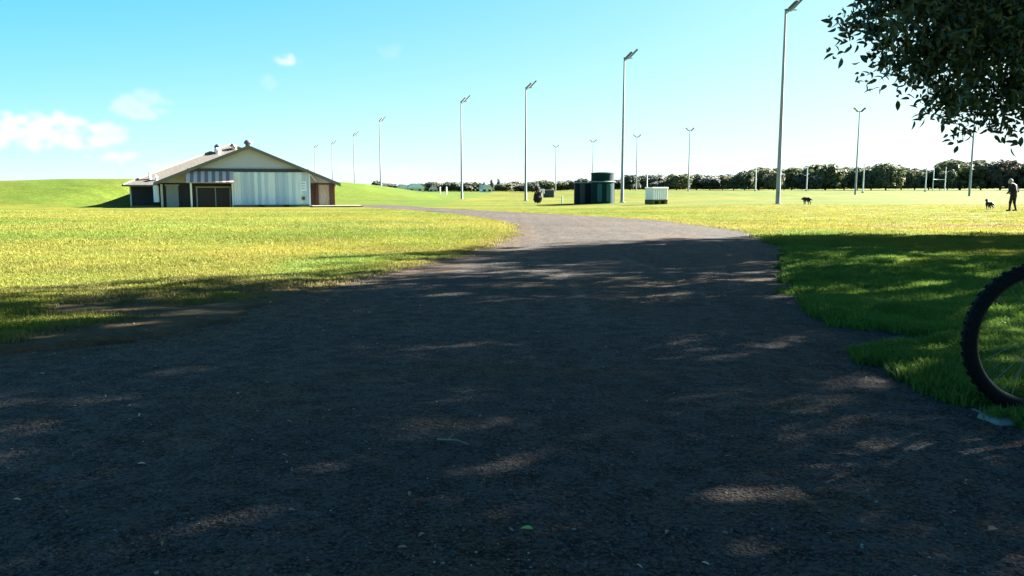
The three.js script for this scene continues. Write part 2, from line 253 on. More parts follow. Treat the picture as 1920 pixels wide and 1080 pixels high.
  part('pane', box(1.62, 1.85, 0.03, -3.02, 0.97, -0.93), M.glass, dd); part('pane', box(1.25, 1.85, 0.03, -1.45, 0.97, -0.93), M.glass, dd);
  // left side door, cream pillar, heat pump
  const door = part('door', box(1.12, 2.1, 0.06, -6.15, 1.05, -0.9), M.paleDoor, c); part('handle', box(0.12, 0.05, 0.06, -5.72, 1.0, -0.84), M.frame, door);
  part('door_head', box(1.3, 0.14, 0.08, -6.15, 2.18, -0.89), M.frame, c);
  part('pillar', box(0.2, 2.3, 0.2, -7.1, 1.15, -0.75), M.cream, c);
  const hp = part('water_heater', new THREE.CylinderGeometry(0.26, 0.26, 1.55, 16).translate(-7.6, 1.3, -0.75), M.sheetC, c); part('heater_cap', new THREE.CylinderGeometry(0.2, 0.27, 0.12, 16).translate(-7.6, 2.13, -0.75), M.white, hp);
  part('corner_post', box(0.14, 2.25, 0.14, -10.15, 1.1, -3.1), M.cream, c);
  // right: brown pillars and tan door
  part('pillar', box(0.22, 2.45, 0.22, 7.82, 1.22, -0.82), M.brown, c); part('pillar', box(0.36, 2.45, 0.3, 9.28, 1.22, -0.8), M.brown, c);
  const td = part('door', clad(1.12, 2.2, 5, 0.025), M.tan, c, [7.98, 0.05, -0.9]); flip(td.geometry); part('handle', box(0.05, 0.14, 0.05, 0.14, 1.0, 0.06), M.frame, td);
  shade(c);
  const ap = slab([[0, 0, 0], [0, 0, 3.0], [5, 0, 3.0], [5, 0, 0]], -0.1); const m = top('concrete_apron', flip(ap), M.concrete, 'structure'); m.position.set(-20.9, -0.78, -82.6); m.rotation.y = 19 * Math.PI / 180;
}

// ---------------------------------------------------------------- floodlight poles
const galv = mat(0.28, 0.32, 0.35, 0.5, { metalness: 0.1, map: speckTex }), lampCase = mat(0.12, 0.13, 0.145, 0.5), lampFace = mat(0.5, 0.52, 0.54, 0.2);
function floodlight(parent, x, y, z, tilt, w = 1.35, d = 0.55) {
  const g = part('floodlight', rbox(w, 0.16, d, 0.03), lampCase, parent, [x, y, z], [0, 0, tilt]);
  part('lens', box(w * 0.9, 0.02, d * 0.86, 0, -0.09, 0), lampFace, g);
  const fins = []; for (let i = 0; i < 9; i++) fins.push(box(0.025, 0.09, d * 0.9, -w * 0.42 + i * w * 0.105, 0.12, 0));
  part('cooling_fins', mergeGeometries(fins), lampCase, g); return g;
}
function makePole(kind) {
  const g = new THREE.Group();
  const pts = []; for (let i = 0; i <= 10; i++) pts.push(new THREE.Vector2(mix(0.2, 0.085, i / 10), i * 1.66));
  part('pole', new THREE.LatheGeometry(pts, 14), galv, g);
  part('base_plate', new THREE.CylinderGeometry(0.36, 0.36, 0.06, 14).translate(0, 0.05, 0), galv, g);
  part('access_door', rbox(0.16, 0.5, 0.06, 0.02), lampCase, g, [0.0, 0.9, 0.175]);
  if (kind) { part('crossarm', rod([-0.7, 16.55, 0], [0.7, 16.55, 0], 0.05), galv, g); floodlight(g, -0.75, 16.85, 0, -0.75, 1.2, 0.6); floodlight(g, 0.75, 16.85, 0, 0.75, 1.2, 0.6); }
  else { part('crossarm', mergeGeometries([rod([-0.1, 16.5, 0], [0.95, 16.55, -0.1], 0.06), rod([0, 16.2, 0], [0.5, 16.55, 0], 0.04)]), galv, g); floodlight(g, 0.45, 16.75, 0.4, 0.8, 1.0, 0.75); floodlight(g, 1.05, 17.05, -0.35, 0.8, 1.5, 0.3); }
  return g;
}
{
  const near = makePole(0), far = makePole(1);
  const put = (src, px, d, label, group, h = 0) => { const o = src.clone(); o.name = numbered('floodlight_pole'); const x = (px - 960) / 1483.6 * d; o.position.set(x, land(x, -d) + h, -d); tag(o, label, 'light pole', group); scene.add(o); };
  const gN = 'floodlight poles along the near side of the field', gF = 'floodlight poles across the field';
  [[1455.5, 70, 'tallest grey floodlight pole, nearest one, between the white tote and the black dog'], [1165, 93.7, 'grey floodlight pole standing right beside the teal tank'], [985.5, 119, 'grey floodlight pole just left of the small dark shrub'], [866.5, 137.6, 'floodlight pole standing alone left of the drive bend'], [716, 198, 'floodlight pole rising behind the right end of the grass mound'], [667.5, 231, 'floodlight pole just right of the clubhouse roof edge'], [627, 264, 'floodlight pole seen over the right roof slope of the clubhouse'], [595, 287, 'farthest floodlight pole, seen over the clubhouse roof nearest its ridge']].forEach((a) => put(near, ...a, gN));
  [[1599, 161, 'pale floodlight pole with V shaped head, left of the overhanging tree'], [1811.5, 140, 'pale floodlight pole whose head is hidden in the overhanging leaves'], [1288, 220, 'small far floodlight pole with V head, right of the white tote'], [1191, 250, 'far floodlight pole with V head just right of the pole by the tank'], [1110, 273, 'far floodlight pole with V head above the teal tank'], [1041, 297, 'faintest far floodlight pole between the dark shrub and the tank shed']].forEach((a) => put(far, ...a, gF));
}

// ---------------------------------------------------------------- tank, shed, tote, far boxes
{
  const y = land(10, -90);
  const teal = pmat(0.004, 0.028, 0.03, { map: speckTex }), tealPale = pmat(0.03, 0.09, 0.11), grey = pmat(0.022, 0.027, 0.038, { map: speckTex }), cap = mat(0.2, 0.26, 0.28, 0.5);
  const t = thing('water_tank', 'tall dark teal water tank with two pale upright panels', 'tank', [10.15, y, -89.6]);
  const prof = [[1.28, 0], [1.3, 0.05], [1.3, 2.38], [1.3, 2.44]]; part('tank_body', new THREE.LatheGeometry(prof.map((p) => new THREE.Vector2(...p)), 32), teal, t);
  part('tank_top', new THREE.LatheGeometry([[1.27, 2.5], [1.27, 3.32], [1.31, 3.36], [1.31, 3.42], [1.2, 3.46], [0.4, 3.54], [0, 3.55]].map((p) => new THREE.Vector2(...p)), 32), teal, t);
  part('rim', new THREE.LatheGeometry([[1.25, 2.4], [1.42, 2.41], [1.42, 2.51], [1.25, 2.52]].map((p) => new THREE.Vector2(...p)), 32), cap, t);
  const arch = new THREE.Shape(); arch.moveTo(-0.24, 0.12); arch.absarc(0, 1.9, 0.24, Math.PI, 0, true); arch.lineTo(0.24, 0.12); arch.absarc(0, 0.36, 0.24, 0, Math.PI, true);
  for (const x of [-0.42, 0.55]) part('upright_panel', new THREE.ExtrudeGeometry(arch, { depth: 0.06, bevelEnabled: true, bevelSize: 0.03, bevelThickness: 0.03, bevelSegments: 2 }), tealPale, t, [x, 0.1, Math.sqrt(1.3 * 1.3 - x * x) - 0.05], [0, Math.asin(x / 1.3), 0]);
  const s = thing('pump_shed', 'low dark grey ribbed shed around the teal tank', 'shed', [9.45, y, -91.6]);
  part('shed_frame', box(4.5, 2.3, 1.6, 0, 1.15, -0.2), grey, s);
  const sheet = flip(clad(0.56, 2.3, 2, 0.06)), greyB = mat(0.05, 0.057, 0.066, 0.6);
  for (let i = 0; i < 8; i++) part('shed_sheet', sheet, i === 1 || i === 4 ? greyB : grey, s, [-2.24 + i * 0.56, 0.03, 0.64]);
  part('capping', box(4.6, 0.12, 1.8, 0, 2.37, -0.15), cap, s);
  shade(t); shade(s);
  const q = thing('white_tote', 'white ribbed plastic tote bin on a dark pallet on the grass', 'tote', [14.65, land(14.65, -80.9), -80.9], 0.5);
  const wp = mat(0.86, 0.83, 0.82, 0.6);
  part('bin_body', rbox(1.9, 1.15, 1.2, 0.05), wp, q, [0, 1.04, 0]); part('lid', rbox(2.02, 0.14, 1.32, 0.05), wp, q, [0, 1.64, 0]);
  for (let i = 0; i < 7; i++) part('rib', rbox(0.12, 1.1, 0.07, 0.02), wp, q, [-0.84 + i * 0.28, 1.03, 0.62]);
  const wood = mat(0.09, 0.07, 0.03, 0.9); part('pallet_deck', box(1.95, 0.1, 1.25, 0, 0.41, 0), wood, q); for (const x of [-0.8, 0, 0.8]) part('pallet_foot', box(0.34, 0.36, 1.2, x, 0.18, 0), wood, q);
  const k = thing('dark_container', 'low dark box on the field behind the shrub', 'container', [6.9, land(6.9, -150), -150]); part('container_body', rbox(2.0, 1.35, 1.4, 0.05), mat(0.035, 0.04, 0.055, 0.7), k, [0, 0.72, 0]); part('container_lid', rbox(2.1, 0.14, 1.5, 0.04), mat(0.2, 0.19, 0.17, 0.7), k, [0, 1.45, 0]); part('skid', box(1.8, 0.1, 1.3, 0, 0.03, 0), M.black, k);
  const w = thing('white_sign', 'small white panel on a post right of the dark shrub', 'sign', [5.4, land(5.4, -142), -142]); part('sign_panel', rbox(0.75, 0.8, 0.05, 0.02), M.white, w, [0, 1.3, 0]); part('sign_post', rod([0, 0, -0.05], [0, 1.4, -0.05], 0.05), galv, w);
  const st = thing('marker_peg', 'short grey peg in the grass left of the tank shed', 'peg', [6.05, land(6.05, -96), -96]); part('peg', rod([0, 0, 0], [0, 0.75, 0], 0.09, 0.07), galv, st); part('peg_cap', new THREE.SphereGeometry(0.1, 8, 6).translate(0, 0.76, 0), galv, st);
  for (const [px, d, hgt, lab] of [[826, 210, 1.6, 'left one of two short white posts left of the lone pole'], [838, 205, 1.7, 'right one of two short white posts left of the lone pole']]) { const x = (px - 960) / 1483.6 * d, o = thing('white_post', lab, 'post', [x, land(x, -d), -d], 0, 'short white posts'); part('post', rod([0, 0, 0], [0, hgt, 0], 0.16, 0.14), M.white, o); part('post_cap', new THREE.SphereGeometry(0.17, 8, 6).translate(0, hgt, 0), M.white, o); }
}
// goal posts and single white posts on the far side
{
  const wht = mat(0.75, 0.76, 0.76, 0.5);
  const spot = (px, d) => { const x = (px - 960) / 1483.6 * d; return [x, land(x, -d), -d]; };
  const g = thing('goal_posts', 'white H shaped rugby goal posts before the far trees', 'goal posts', spot(1754, 232), 0.45);
  for (const s of [-1, 1]) part('upright', rod([s * 2.6, 0, 0], [s * 2.6, 7, 0], 0.14, 0.1), wht, g); part('crossbar', rod([-2.6, 3.3, 0], [2.6, 3.3, 0], 0.09), wht, g);
  for (const [px, d, h, lab] of [[1413, 225, 6.8, 'slim white post left of the nearest floodlight pole'], [1508, 225, 6.8, 'slim white post above the black dog'], [1613, 190, 7, 'white post right beside the V headed pole'], [1729, 215, 6.5, 'white post just left of the goal posts'], [1211, 240, 5.5, 'white post behind the white tote bin']]) { const o = thing('field_post', lab, 'post', spot(px, d), 0, 'white posts on the far field'); part('post', rod([0, 0, 0], [0, h, 0], 0.17, 0.12), wht, o); part('foot', new THREE.CylinderGeometry(0.3, 0.34, 0.3, 10).translate(0, 0.15, 0), M.concrete, o); }
}
// far houses
{
  const hs = (px, d, w, h, roof, wall, label) => {
    const x = (px - 960) / 1483.6 * d, o = thing('house', label, 'house', [x, land(x, -d) - 0.2, -d], 0.25);
    part('wall', box(w * 0.86, h * 0.55, 7, 0, h * 0.275, 0), wall, o);
    const s = new THREE.Shape(); s.moveTo(-w / 2, 0); s.lineTo(w / 2, 0); s.lineTo(w * 0.16, h * 0.5); s.lineTo(-w * 0.2, h * 0.5); const r = part('roof', new THREE.ExtrudeGeometry(s, { depth: 8, bevelEnabled: false }).translate(0, h * 0.55, -4), roof, o);
    part('chimney', box(0.5, 0.9, 0.5, w * 0.1, h * 1.1, 0), wall, r);
    for (const q of [-0.25, 0.2]) { const wn = part('window', box(1.5, 1.1, 0.1, q * w, h * 0.3, 3.52), M.white, o); part('pane', box(1.3, 0.9, 0.04, q * w, h * 0.3, 3.58), M.glass, wn); }
  };
  const pale = mat(0.62, 0.6, 0.56, 0.7), grey = mat(0.42, 0.43, 0.44, 0.7);
  hs(780, 400, 9, 4.2, M.white, pale, 'house with broad white roof beyond the mound'); hs(756, 420, 6, 3.8, pale, pale, 'smaller cream house left of the white roofed one'); hs(911, 380, 5.5, 3.6, pale, M.white, 'small white house right of the lone floodlight pole'); hs(812, 430, 5, 2.8, grey, grey, 'grey roofed house right of the white roofed one');
}

// ---------------------------------------------------------------- trees beyond the field
const blob = (n, seed, lobes, size) => {                          // a crown of many small leaf-clump faces spread over the skins of several lobes
  const r = rng(seed), pos = [], nor = [];
  const tot = lobes.reduce((a, l) => a + l[3] * l[3], 0);
  for (const [lx, ly, lz, lr, sq = 0.85] of lobes) {
    const m = Math.round(n * lr * lr / tot);
    for (let i = 0; i < m; i++) {
      const u = r() * 2 - 1, t = r() * 6.283, q = Math.sqrt(1 - u * u), k = lr * (0.62 + 0.45 * Math.pow(r(), 0.6));
      const d = new THREE.Vector3(q * Math.cos(t), u, q * Math.sin(t)), c = new THREE.Vector3(lx + d.x * k, ly + d.y * k * sq, lz + d.z * k); if (c.y < 0.15) c.y = 0.15 + r() * 0.5;
      const n2 = d.clone().add(new THREE.Vector3(r() - 0.5, r() - 0.3, r() - 0.5).multiplyScalar(1.5)).normalize();
      const a = new THREE.Vector3(r() - 0.5, r() - 0.5, r() - 0.5).cross(n2).normalize(), b = n2.clone().cross(a), s = size * (0.5 + r()); const p = [];
      for (let e = 0; e < 5; e++) { const g = e / 5 * 6.283 + r() * 0.5, w = s * (0.7 + 0.6 * r()); p.push(c.clone().addScaledVector(a, Math.cos(g) * w).addScaledVector(b, Math.sin(g) * w).addScaledVector(n2, (r() - 0.5) * s * 0.7)); }
      for (let e = 0; e < 5; e++) { const f = p[e], g = p[(e + 1) % 5], fn = g.clone().sub(f).cross(c.clone().sub(f)).normalize(); if (fn.dot(d) < 0) fn.negate(); for (const v of [f, g, c]) { pos.push(v.x, v.y, v.z); nor.push(fn.x, fn.y, fn.z); } }
    }
  }
  const g = new THREE.BufferGeometry(); g.setAttribute('position', new THREE.Float32BufferAttribute(pos, 3)); g.setAttribute('normal', new THREE.Float32BufferAttribute(nor, 3)); return g;
};
const unit = (g) => { g.computeBoundingBox(); const b = g.boundingBox; return g.scale(1 / (b.max.x - b.min.x), 1 / b.max.y, 1 / (b.max.z - b.min.z)); };
// unit crowns: about 1 high, 1 wide, down to the ground
const roundCrowns = [1, 2, 3, 4, 5, 6].map((k) => { const r = rng(100 + k), lobes = [[0, 0.55, 0, 0.36]]; for (let i = 0; i < 9; i++) { const t = r() * 6.283, q = 0.18 + r() * 0.2; lobes.push([Math.cos(t) * q, 0.22 + r() * 0.52, Math.sin(t) * q, 0.15 + r() * 0.13]); } for (let i = 0; i < 6; i++) { const t = i * 1.05 + r() * 0.5; lobes.push([Math.cos(t) * 0.3, 0.13 + r() * 0.08, Math.sin(t) * 0.3, 0.17]); } return unit(blob(1900, 200 + k, lobes, 0.045)); });
const tallCrowns = [1, 2].map((k) => { const r = rng(130 + k), lobes = []; for (let i = 0; i < 8; i++) lobes.push([(r() - 0.5) * 0.1, 0.12 + i * 0.11, (r() - 0.5) * 0.1, 0.26 * (1 - i * 0.085)]); return unit(blob(900, 230 + k, lobes, 0.04)); });
const leafMat = (r, g, b) => new THREE.MeshPhysicalMaterial({ color: lin(r, g, b), roughness: 0.95, transmission: 0.3, thickness: 0, side: THREE.DoubleSide });
const crownMats = [leafMat(0.052, 0.068, 0.032), leafMat(0.078, 0.092, 0.037), leafMat(0.042, 0.056, 0.04), leafMat(0.1, 0.095, 0.048), leafMat(0.078, 0.065, 0.044)];
const barkMat = mat(0.07, 0.055, 0.042, 0.95);
const trunkGeo = mergeGeometries([rod([0, -0.05, 0], [0.01, 0.5, 0], 0.05, 0.03), rod([0, 0.3, 0], [0.22, 0.62, 0.05], 0.022, 0.01), rod([0, 0.35, 0], [-0.2, 0.66, -0.06], 0.02, 0.01)]);
{
  const r = rng(77);
  const tree = (px, d, topY, halfPx, m, label, group, tall = false) => {
    const x = (px - 960) / 1483.6 * d, y = land(x, -d) - 0.1, hgt = (353 - topY) / 1483.6 * d + 1.08 - y, w = halfPx * 2 / 1483.6 * d;
    const o = thing(tall ? 'conifer_tree' : 'field_tree', label, 'tree', [x, y, -d], r() * 6.28, group);
    const vw = tall ? 1 : 1.1 + r() * 0.7; const c = part('crown', tall ? tallCrowns[Math.floor(r() * 2)] : roundCrowns[Math.floor(r() * 6)], crownMats[m], o); c.scale.set(w * 1.12 * vw, hgt * (0.84 + 0.24 * r()), w * 1.12 * vw);
    const t = part('trunk', trunkGeo, barkMat, o); t.scale.set(w * 0.8, hgt, w * 0.8);
  };
  const gl = 'trees beyond the houses', gm = 'trees behind the tank', gr = 'trees along the far side of the field';
  for (const [px, ty, hw, m, lb, tall] of [[711, 335, 8, 2, 'small round dark tree just left of the pole on the mound'], [727, 341, 7, 2, 'small dark tree just right of the pole on the mound'], [748, 344, 15, 2, 'low wide tree between the mound pole and the cream house'], [775, 345, 14, 2, 'low wide tree directly behind the cream house'], [793, 341, 12, 0, 'small tree above the white roofed house'], [812, 340, 13, 0, 'round tree above the grey roofed house'], [830, 343, 12, 1, 'small tree above the left short white post'], [846, 340, 11, 0, 'small tree above the right short white post'], [884, 337, 19, 0, 'broad dark tree right of the lone floodlight pole'], [862, 345, 10, 2, 'low tree directly behind the lone floodlight pole'], [908, 341, 4, 2, 'shortest of three narrow conifers left of the dark shrub', 1], [922, 336, 4.5, 2, 'straight middle one of three narrow conifers', 1], [935, 333, 5, 2, 'tallest of three narrow conifers left of the dark shrub', 1], [948, 343, 12, 1, 'low tree just right of the tallest narrow conifer'], [966, 338, 14, 3, 'brownish round tree just left of the third floodlight pole'], [905, 350, 12, 1, 'low bushy tree in front of the shortest conifer']]) tree(px, 425 + r() * 30, ty, hw, m, lb, gl, tall);
  for (const [px, ty, hw, m, lb] of [[998, 339, 12, 0, 'tree between the third pole and the dark shrub'], [1019, 336, 12, 0, 'tree just right of the dark shrub, above the white panel'], [1036, 340, 10, 4, 'brownish tree above the dark container'], [1050, 337, 11, 1, 'round green tree right of the dark container'], [1072, 336, 13, 4, 'brownish tree left of the tank shed'], [1091, 332, 13, 0, 'dark round tree rising behind the shed'], [1135, 338, 14, 0, 'tree half hidden behind the right side of the teal tank'], [1157, 336, 12, 0, 'tree directly left of the pole by the tank'], [1178, 333, 12, 0, 'tree hidden behind the pole by the tank'], [1180, 328, 13, 2, 'dark round tree right of the pole by the tank'], [1208, 325, 14, 1, 'taller round tree above the white tote bin']]) tree(px, 330 + r() * 25, ty, hw, m, lb, gm);
  for (const [px, ty, hw, m, lb] of [[1235, 336, 16, 0, 'low tree right above the white tote bin'], [1266, 327, 20, 1, 'domed tree left of the small far floodlight pole'], [1303, 328, 15, 0, 'tree just right of the small far floodlight pole'], [1328, 327, 18, 2, 'broad tree second right of the small far floodlight pole'], [1352, 332, 13, 1, 'narrow tree third right of the small far floodlight pole'], [1372, 329, 14, 1, 'tree fourth right of the small far floodlight pole'], [1393, 322, 14, 0, 'tree just left of the big round tree'], [1419, 314, 22, 1, 'big round tree left of the nearest floodlight pole'], [1447, 321, 14, 3, 'pale tree directly behind the nearest floodlight pole'], [1466, 322, 13, 1, 'tree between the nearest pole and the peaked tree'], [1480, 316, 14, 1, 'peaked tree just right of the nearest floodlight pole'], [1510, 316, 20, 2, 'dark broad tree above the black dog'], [1543, 304, 26, 1, 'tall spreading tree left of the V headed pole'], [1578, 305, 18, 3, 'pale tree just right of the tall spreading tree'], [1602, 308, 16, 0, 'tree directly behind the V headed pole'], [1628, 304, 18, 1, 'tall pale topped tree right of the V headed pole'], [1655, 306, 19, 1, 'broad tree just right of the tall pale topped tree'], [1684, 315, 17, 2, 'dark tree second right of the tall pale topped tree'], [1709, 316, 17, 1, 'tree just left of the goal posts'], [1735, 318, 14, 0, 'tree behind the left upright of the goal posts'], [1755, 309, 8, 2, 'small pointed dark tree behind the goal posts'], [1770, 312, 14, 0, 'tree behind the right upright of the goal posts'], [1793, 291, 30, 1, 'tallest domed tree, right of the goal posts'], [1832, 304, 20, 0, 'tree behind the pole whose head is hidden'], [1868, 297, 24, 4, 'tall brownish tree beneath the overhanging leaves'], [1902, 302, 22, 0, 'round tree directly behind the walking person'], [1945, 304, 24, 1, 'tree at the right frame edge beyond the person'], [1990, 300, 26, 0, 'tree out of frame past the right edge']]) tree(px, 252 + r() * 22, ty, hw, m, lb, gr);
  // one mass of wood and undergrowth behind and between them
  const im = new THREE.InstancedMesh(roundCrowns[0], crownMats[2], 170); im.name = 'far_woodland'; im.userData.kind = 'stuff'; tag(im, 'dark mass of woodland and undergrowth beyond the field', 'woodland');
  const o = new THREE.Object3D();
  for (let i = 0; i < 170; i++) { const t = i / 169, px = mix(690, 2100, t) + (r() - 0.5) * 14; const d = (px < 980 ? 470 : px < 1225 ? 375 : 285) + r() * 22; const x = (px - 960) / 1483.6 * d; const h = (px < 1225 ? 3.6 : 4.6) + r() * 1.6 + 2 * S(px, 1500, 1600); o.position.set(x, land(x, -d) - 0.3, -d); o.rotation.y = r() * 6; o.scale.set(12, h, 10); o.updateMatrix(); im.setMatrixAt(i, o.matrix); }
  im.castShadow = im.receiveShadow = true; scene.add(im);
  const sx = 3.11, sz = -96.6, sh = thing('dark_shrub', 'upright dark brown shrub standing alone on the grass right of a pole', 'shrub', [sx, land(sx, sz), sz]);
  const cr = part('foliage', blob(900, 333, [[0, 0.75, 0, 0.5, 1.3], [0.05, 1.3, 0, 0.42, 1.2], [-0.05, 1.85, 0, 0.3, 1.2], [0.12, 0.6, 0.1, 0.42, 1.1]], 0.09), leafMat(0.028, 0.022, 0.016), sh); part('stem', rod([0, -0.05, 0], [0, 1.2, 0], 0.07, 0.04), barkMat, sh);
}

// ---------------------------------------------------------------- the broad-leaved trees on the right that shade the drive
const leafShape = (l, w) => { const p = [], n = 5; const mid = [], lf = [], rt = []; for (let i = 0; i <= n; i++) { const t = i / n, y = t * l, ww = w * Math.pow(Math.sin(Math.PI * Math.min(0.985, Math.max(0.015, Math.pow(t, 0.85)))), 0.8) * 0.5, dz = -0.22 * l * t * t; mid.push([0, y, dz]); lf.push([-ww, y, dz + ww * 0.45]); rt.push([ww, y, dz + ww * 0.45]); } for (let i = 0; i < n; i++) { p.push(...mid[i], ...lf[i + 1], ...lf[i]); p.push(...mid[i], ...mid[i + 1], ...lf[i + 1]); p.push(...mid[i], ...rt[i], ...rt[i + 1]); p.push(...mid[i], ...rt[i + 1], ...mid[i + 1]); } const g = new THREE.BufferGeometry(); g.setAttribute('position', new THREE.Float32BufferAttribute(p, 3)); g.computeVertexNormals(); return g; };
const leafGeo = leafShape(0.082, 0.037);
const leafLow = (() => { const l = 0.13, w = 0.032; const g = new THREE.BufferGeometry(); g.setAttribute('position', new THREE.Float32BufferAttribute([0, 0, 0, w, l * 0.5, 0.012, 0, l, -0.02, 0, 0, 0, 0, l, -0.02, -w, l * 0.5, 0.012], 3)); g.computeVertexNormals(); return g; })();
function sprig(seed, n, geo, len) { const r = rng(seed), out = [], o = new THREE.Object3D(); o.rotation.order = 'YXZ'; for (let i = 0; i < n; i++) { const t = 0.1 + 0.9 * i / n; o.position.set((r() - 0.5) * 0.16, t * len, (r() - 0.5) * 0.16); o.rotation.set(0.5 + r() * 1.3, i * 2.4 + r(), (r() - 0.5) * 0.6); o.scale.setScalar(0.75 + r() * 0.5); o.updateMatrix(); out.push(geo.clone().applyMatrix4(o.matrix)); } return mergeGeometries(out); }
const bigLeaf = new THREE.MeshPhysicalMaterial({ color: lin(0.034, 0.052, 0.02), roughness: 0.48, transmission: 0.12, thickness: 0, side: THREE.DoubleSide });
const bigLeafB = new THREE.MeshPhysicalMaterial({ color: lin(0.06, 0.08, 0.025), roughness: 0.5, transmission: 0.3, thickness: 0, side: THREE.DoubleSide });
const sprigFine = [sprig(1, 20, leafGeo, 0.38), sprig(2, 20, leafGeo, 0.38)], sprigLow = sprig(3, 30, leafLow, 0.55);
function crownOf(parent, seed, lobes, density, geo, material, freq = 1.1, cut = 0.7) {
  const r = rng(seed), list = [], o = new THREE.Object3D(); o.rotation.order = 'YXZ';
  for (const [x, y, z, a, b, c, k = 1] of lobes) {
    const n = Math.round(density * k * Math.pow(a * b * c, 0.8)); const hole = hash(x * 10, z * 10, seed) * 50;
    for (let i = 0; i < n; i++) {
      const u = r() * 2 - 1, t = r() * 6.283, q = Math.sqrt(1 - u * u), s = Math.pow(r(), 0.45);
      const px = x + q * Math.cos(t) * a * s, py = y + u * b * s, pz = z + q * Math.sin(t) * c * s;
      if (vnoise(px * freq + hole, py * freq + pz * freq * 0.8, 7) > cut) continue;
      o.position.set(px, py, pz); o.rotation.set(0.4 + r() * 2.2, r() * 6.283, 0); o.scale.setScalar(0.8 + r() * 0.45); o.updateMatrix(); list.push(o.matrix.clone());
    }
  }
  const im = new THREE.InstancedMesh(geo, material, list.length); list.forEach((m, i) => im.setMatrixAt(i, m)); im.name = 'crown'; im.userData.kind = 'stuff'; im.castShadow = im.receiveShadow = true; parent.add(im); return list;
}
function limb(parent, pts, r0, r1) { const c = new THREE.CatmullRomCurve3(pts.map((p) => new THREE.Vector3(...p))); const g = new THREE.TubeGeometry(c, 14, 1, 8, false), P = g.attributes.position, v = new THREE.Vector3(); for (let i = 0; i < P.count; i++) { const t = Math.floor(i / 9) / 14, q = c.getPointAt(t); v.fromBufferAttribute(P, i).sub(q).multiplyScalar(mix(r0, r1, t)).add(q); P.setXYZ(i, v.x, v.y, v.z); } g.computeVertexNormals(); return part('limb', g, barkMat, parent); }
{
  const T = thing('shade_tree', 'big broad leaved tree overhanging the frame at upper right', 'tree', [10.6, 0, -11.2]);
  const P = [10.6, 0, -11.2], w = (x, y, z, ...q) => [x - P[0], y - P[1], z - P[2], ...q];
  part('trunk', new THREE.LatheGeometry([[0.62, -0.1], [0.48, 0.25], [0.4, 1], [0.37, 2], [0.4, 2.8], [0.2, 3.4]].map((p) => new THREE.Vector2(...p)), 14), barkMat, T);
  limb(T, [[0, 2.5, 0], [-1.8, 3.8, 0.6], [-3.8, 4.3, 1.4], [-5.6, 3.4, 2.1], [-6.2, 2.9, 2.3]], 0.2, 0.025); limb(T, [[0, 2.6, 0], [1.8, 4.2, 1], [3, 6.5, 1.6]], 0.22, 0.05); limb(T, [[0, 2.6, 0], [-0.8, 4.6, -1.6], [-2, 6.8, -3]], 0.22, 0.05); limb(T, [[0, 2.6, 0], [-0.6, 4.8, 1.8], [-1.4, 6.4, 4]], 0.22, 0.05);
  limb(T, [[-3.6, 4.3, 1.3], [-4.6, 3.6, 1.9], [-5.0, 2.6, 2.2], [-5.2, 1.7, 2.3]], 0.07, 0.012); limb(T, [[-4.4, 4.1, 1.6], [-5.4, 3.2, 2.3], [-6.1, 2.5, 2.6]], 0.06, 0.012);
  crownOf(T, 11, [w(10.4, 6.6, -10.8, 5.2, 3.0, 5.4), w(8.2, 6.2, -8.6, 3.4, 2.2, 3.2, 0.75), w(12.6, 7.4, -8.4, 3.6, 2.4, 3.4, 0.45), w(8.4, 5.6, -12.6, 2.4, 2.0, 2.2), w(12.8, 5.0, -13.8, 2.6, 2.0, 2.4), w(9.2, 5.4, -6.2, 2.4, 1.9, 2.2), w(7.4, 7.2, -11.5, 2.2, 1.8, 2.6), w(12, 5, -6.5, 3, 2.2, 2.4, 0.8), w(9.4, 4.4, -9.8, 1.3, 0.8, 1.3, 1.3), w(10.8, 5.0, -10.4, 1.4, 0.9, 1.3, 1.2)], 47, sprigLow, bigLeaf, 1.7, 0.7);
  const skirt = [w(4.42, 3.15, -9, 0.6, 0.62, 0.7), w(4.08, 3.2, -9, 0.4, 0.56, 0.5, 1.4), w(4.9, 2.75, -9, 0.6, 0.55, 0.7), w(5.25, 2.2, -9.1, 0.55, 0.45, 0.6), w(4.75, 2.35, -8.9, 0.35, 0.3, 0.4), w(5.75, 2.38, -9.1, 0.45, 0.45, 0.6), w(4.45, 2.6, -8.9, 0.42, 0.36, 0.45), w(5.5, 3.1, -9.4, 0.9, 0.6, 0.9), w(5.2, 3.9, -9.4, 1.3, 0.6, 1.1), w(6.3, 2.9, -9.3, 0.6, 0.6, 0.7), w(7.0, 3.2, -9.6, 0.9, 0.7, 0.9)];
  crownOf(T, 12, skirt, 310, sprigFine[0], bigLeaf, 3.6, 0.54); crownOf(T, 13, skirt, 170, sprigFine[1], bigLeafB, 3.6, 0.54);
  // the leaves that show largest, one by one, on the near side and the lower fringe of the hanging branches
  const r = rng(14);
  for (let i = 0; i < 300; i++) { const [x, y, z, a, b, c] = skirt[Math.floor(r() * 7)], t = r() * 6.283, u = r(); const m = part('leaf', leafGeo, i % 3 ? bigLeaf : bigLeafB, T, [x + Math.cos(t) * a * (0.55 + 0.4 * u), y + Math.sin(t) * b * (0.55 + 0.4 * u), z + c * (0.2 + 0.7 * r()) * (1 - u * 0.6)]); m.rotation.set(1.6 + r() * 1.6, r() * 6.283, (r() - 0.5) * 1.2); m.scale.setScalar(0.9 + r() * 0.5); }
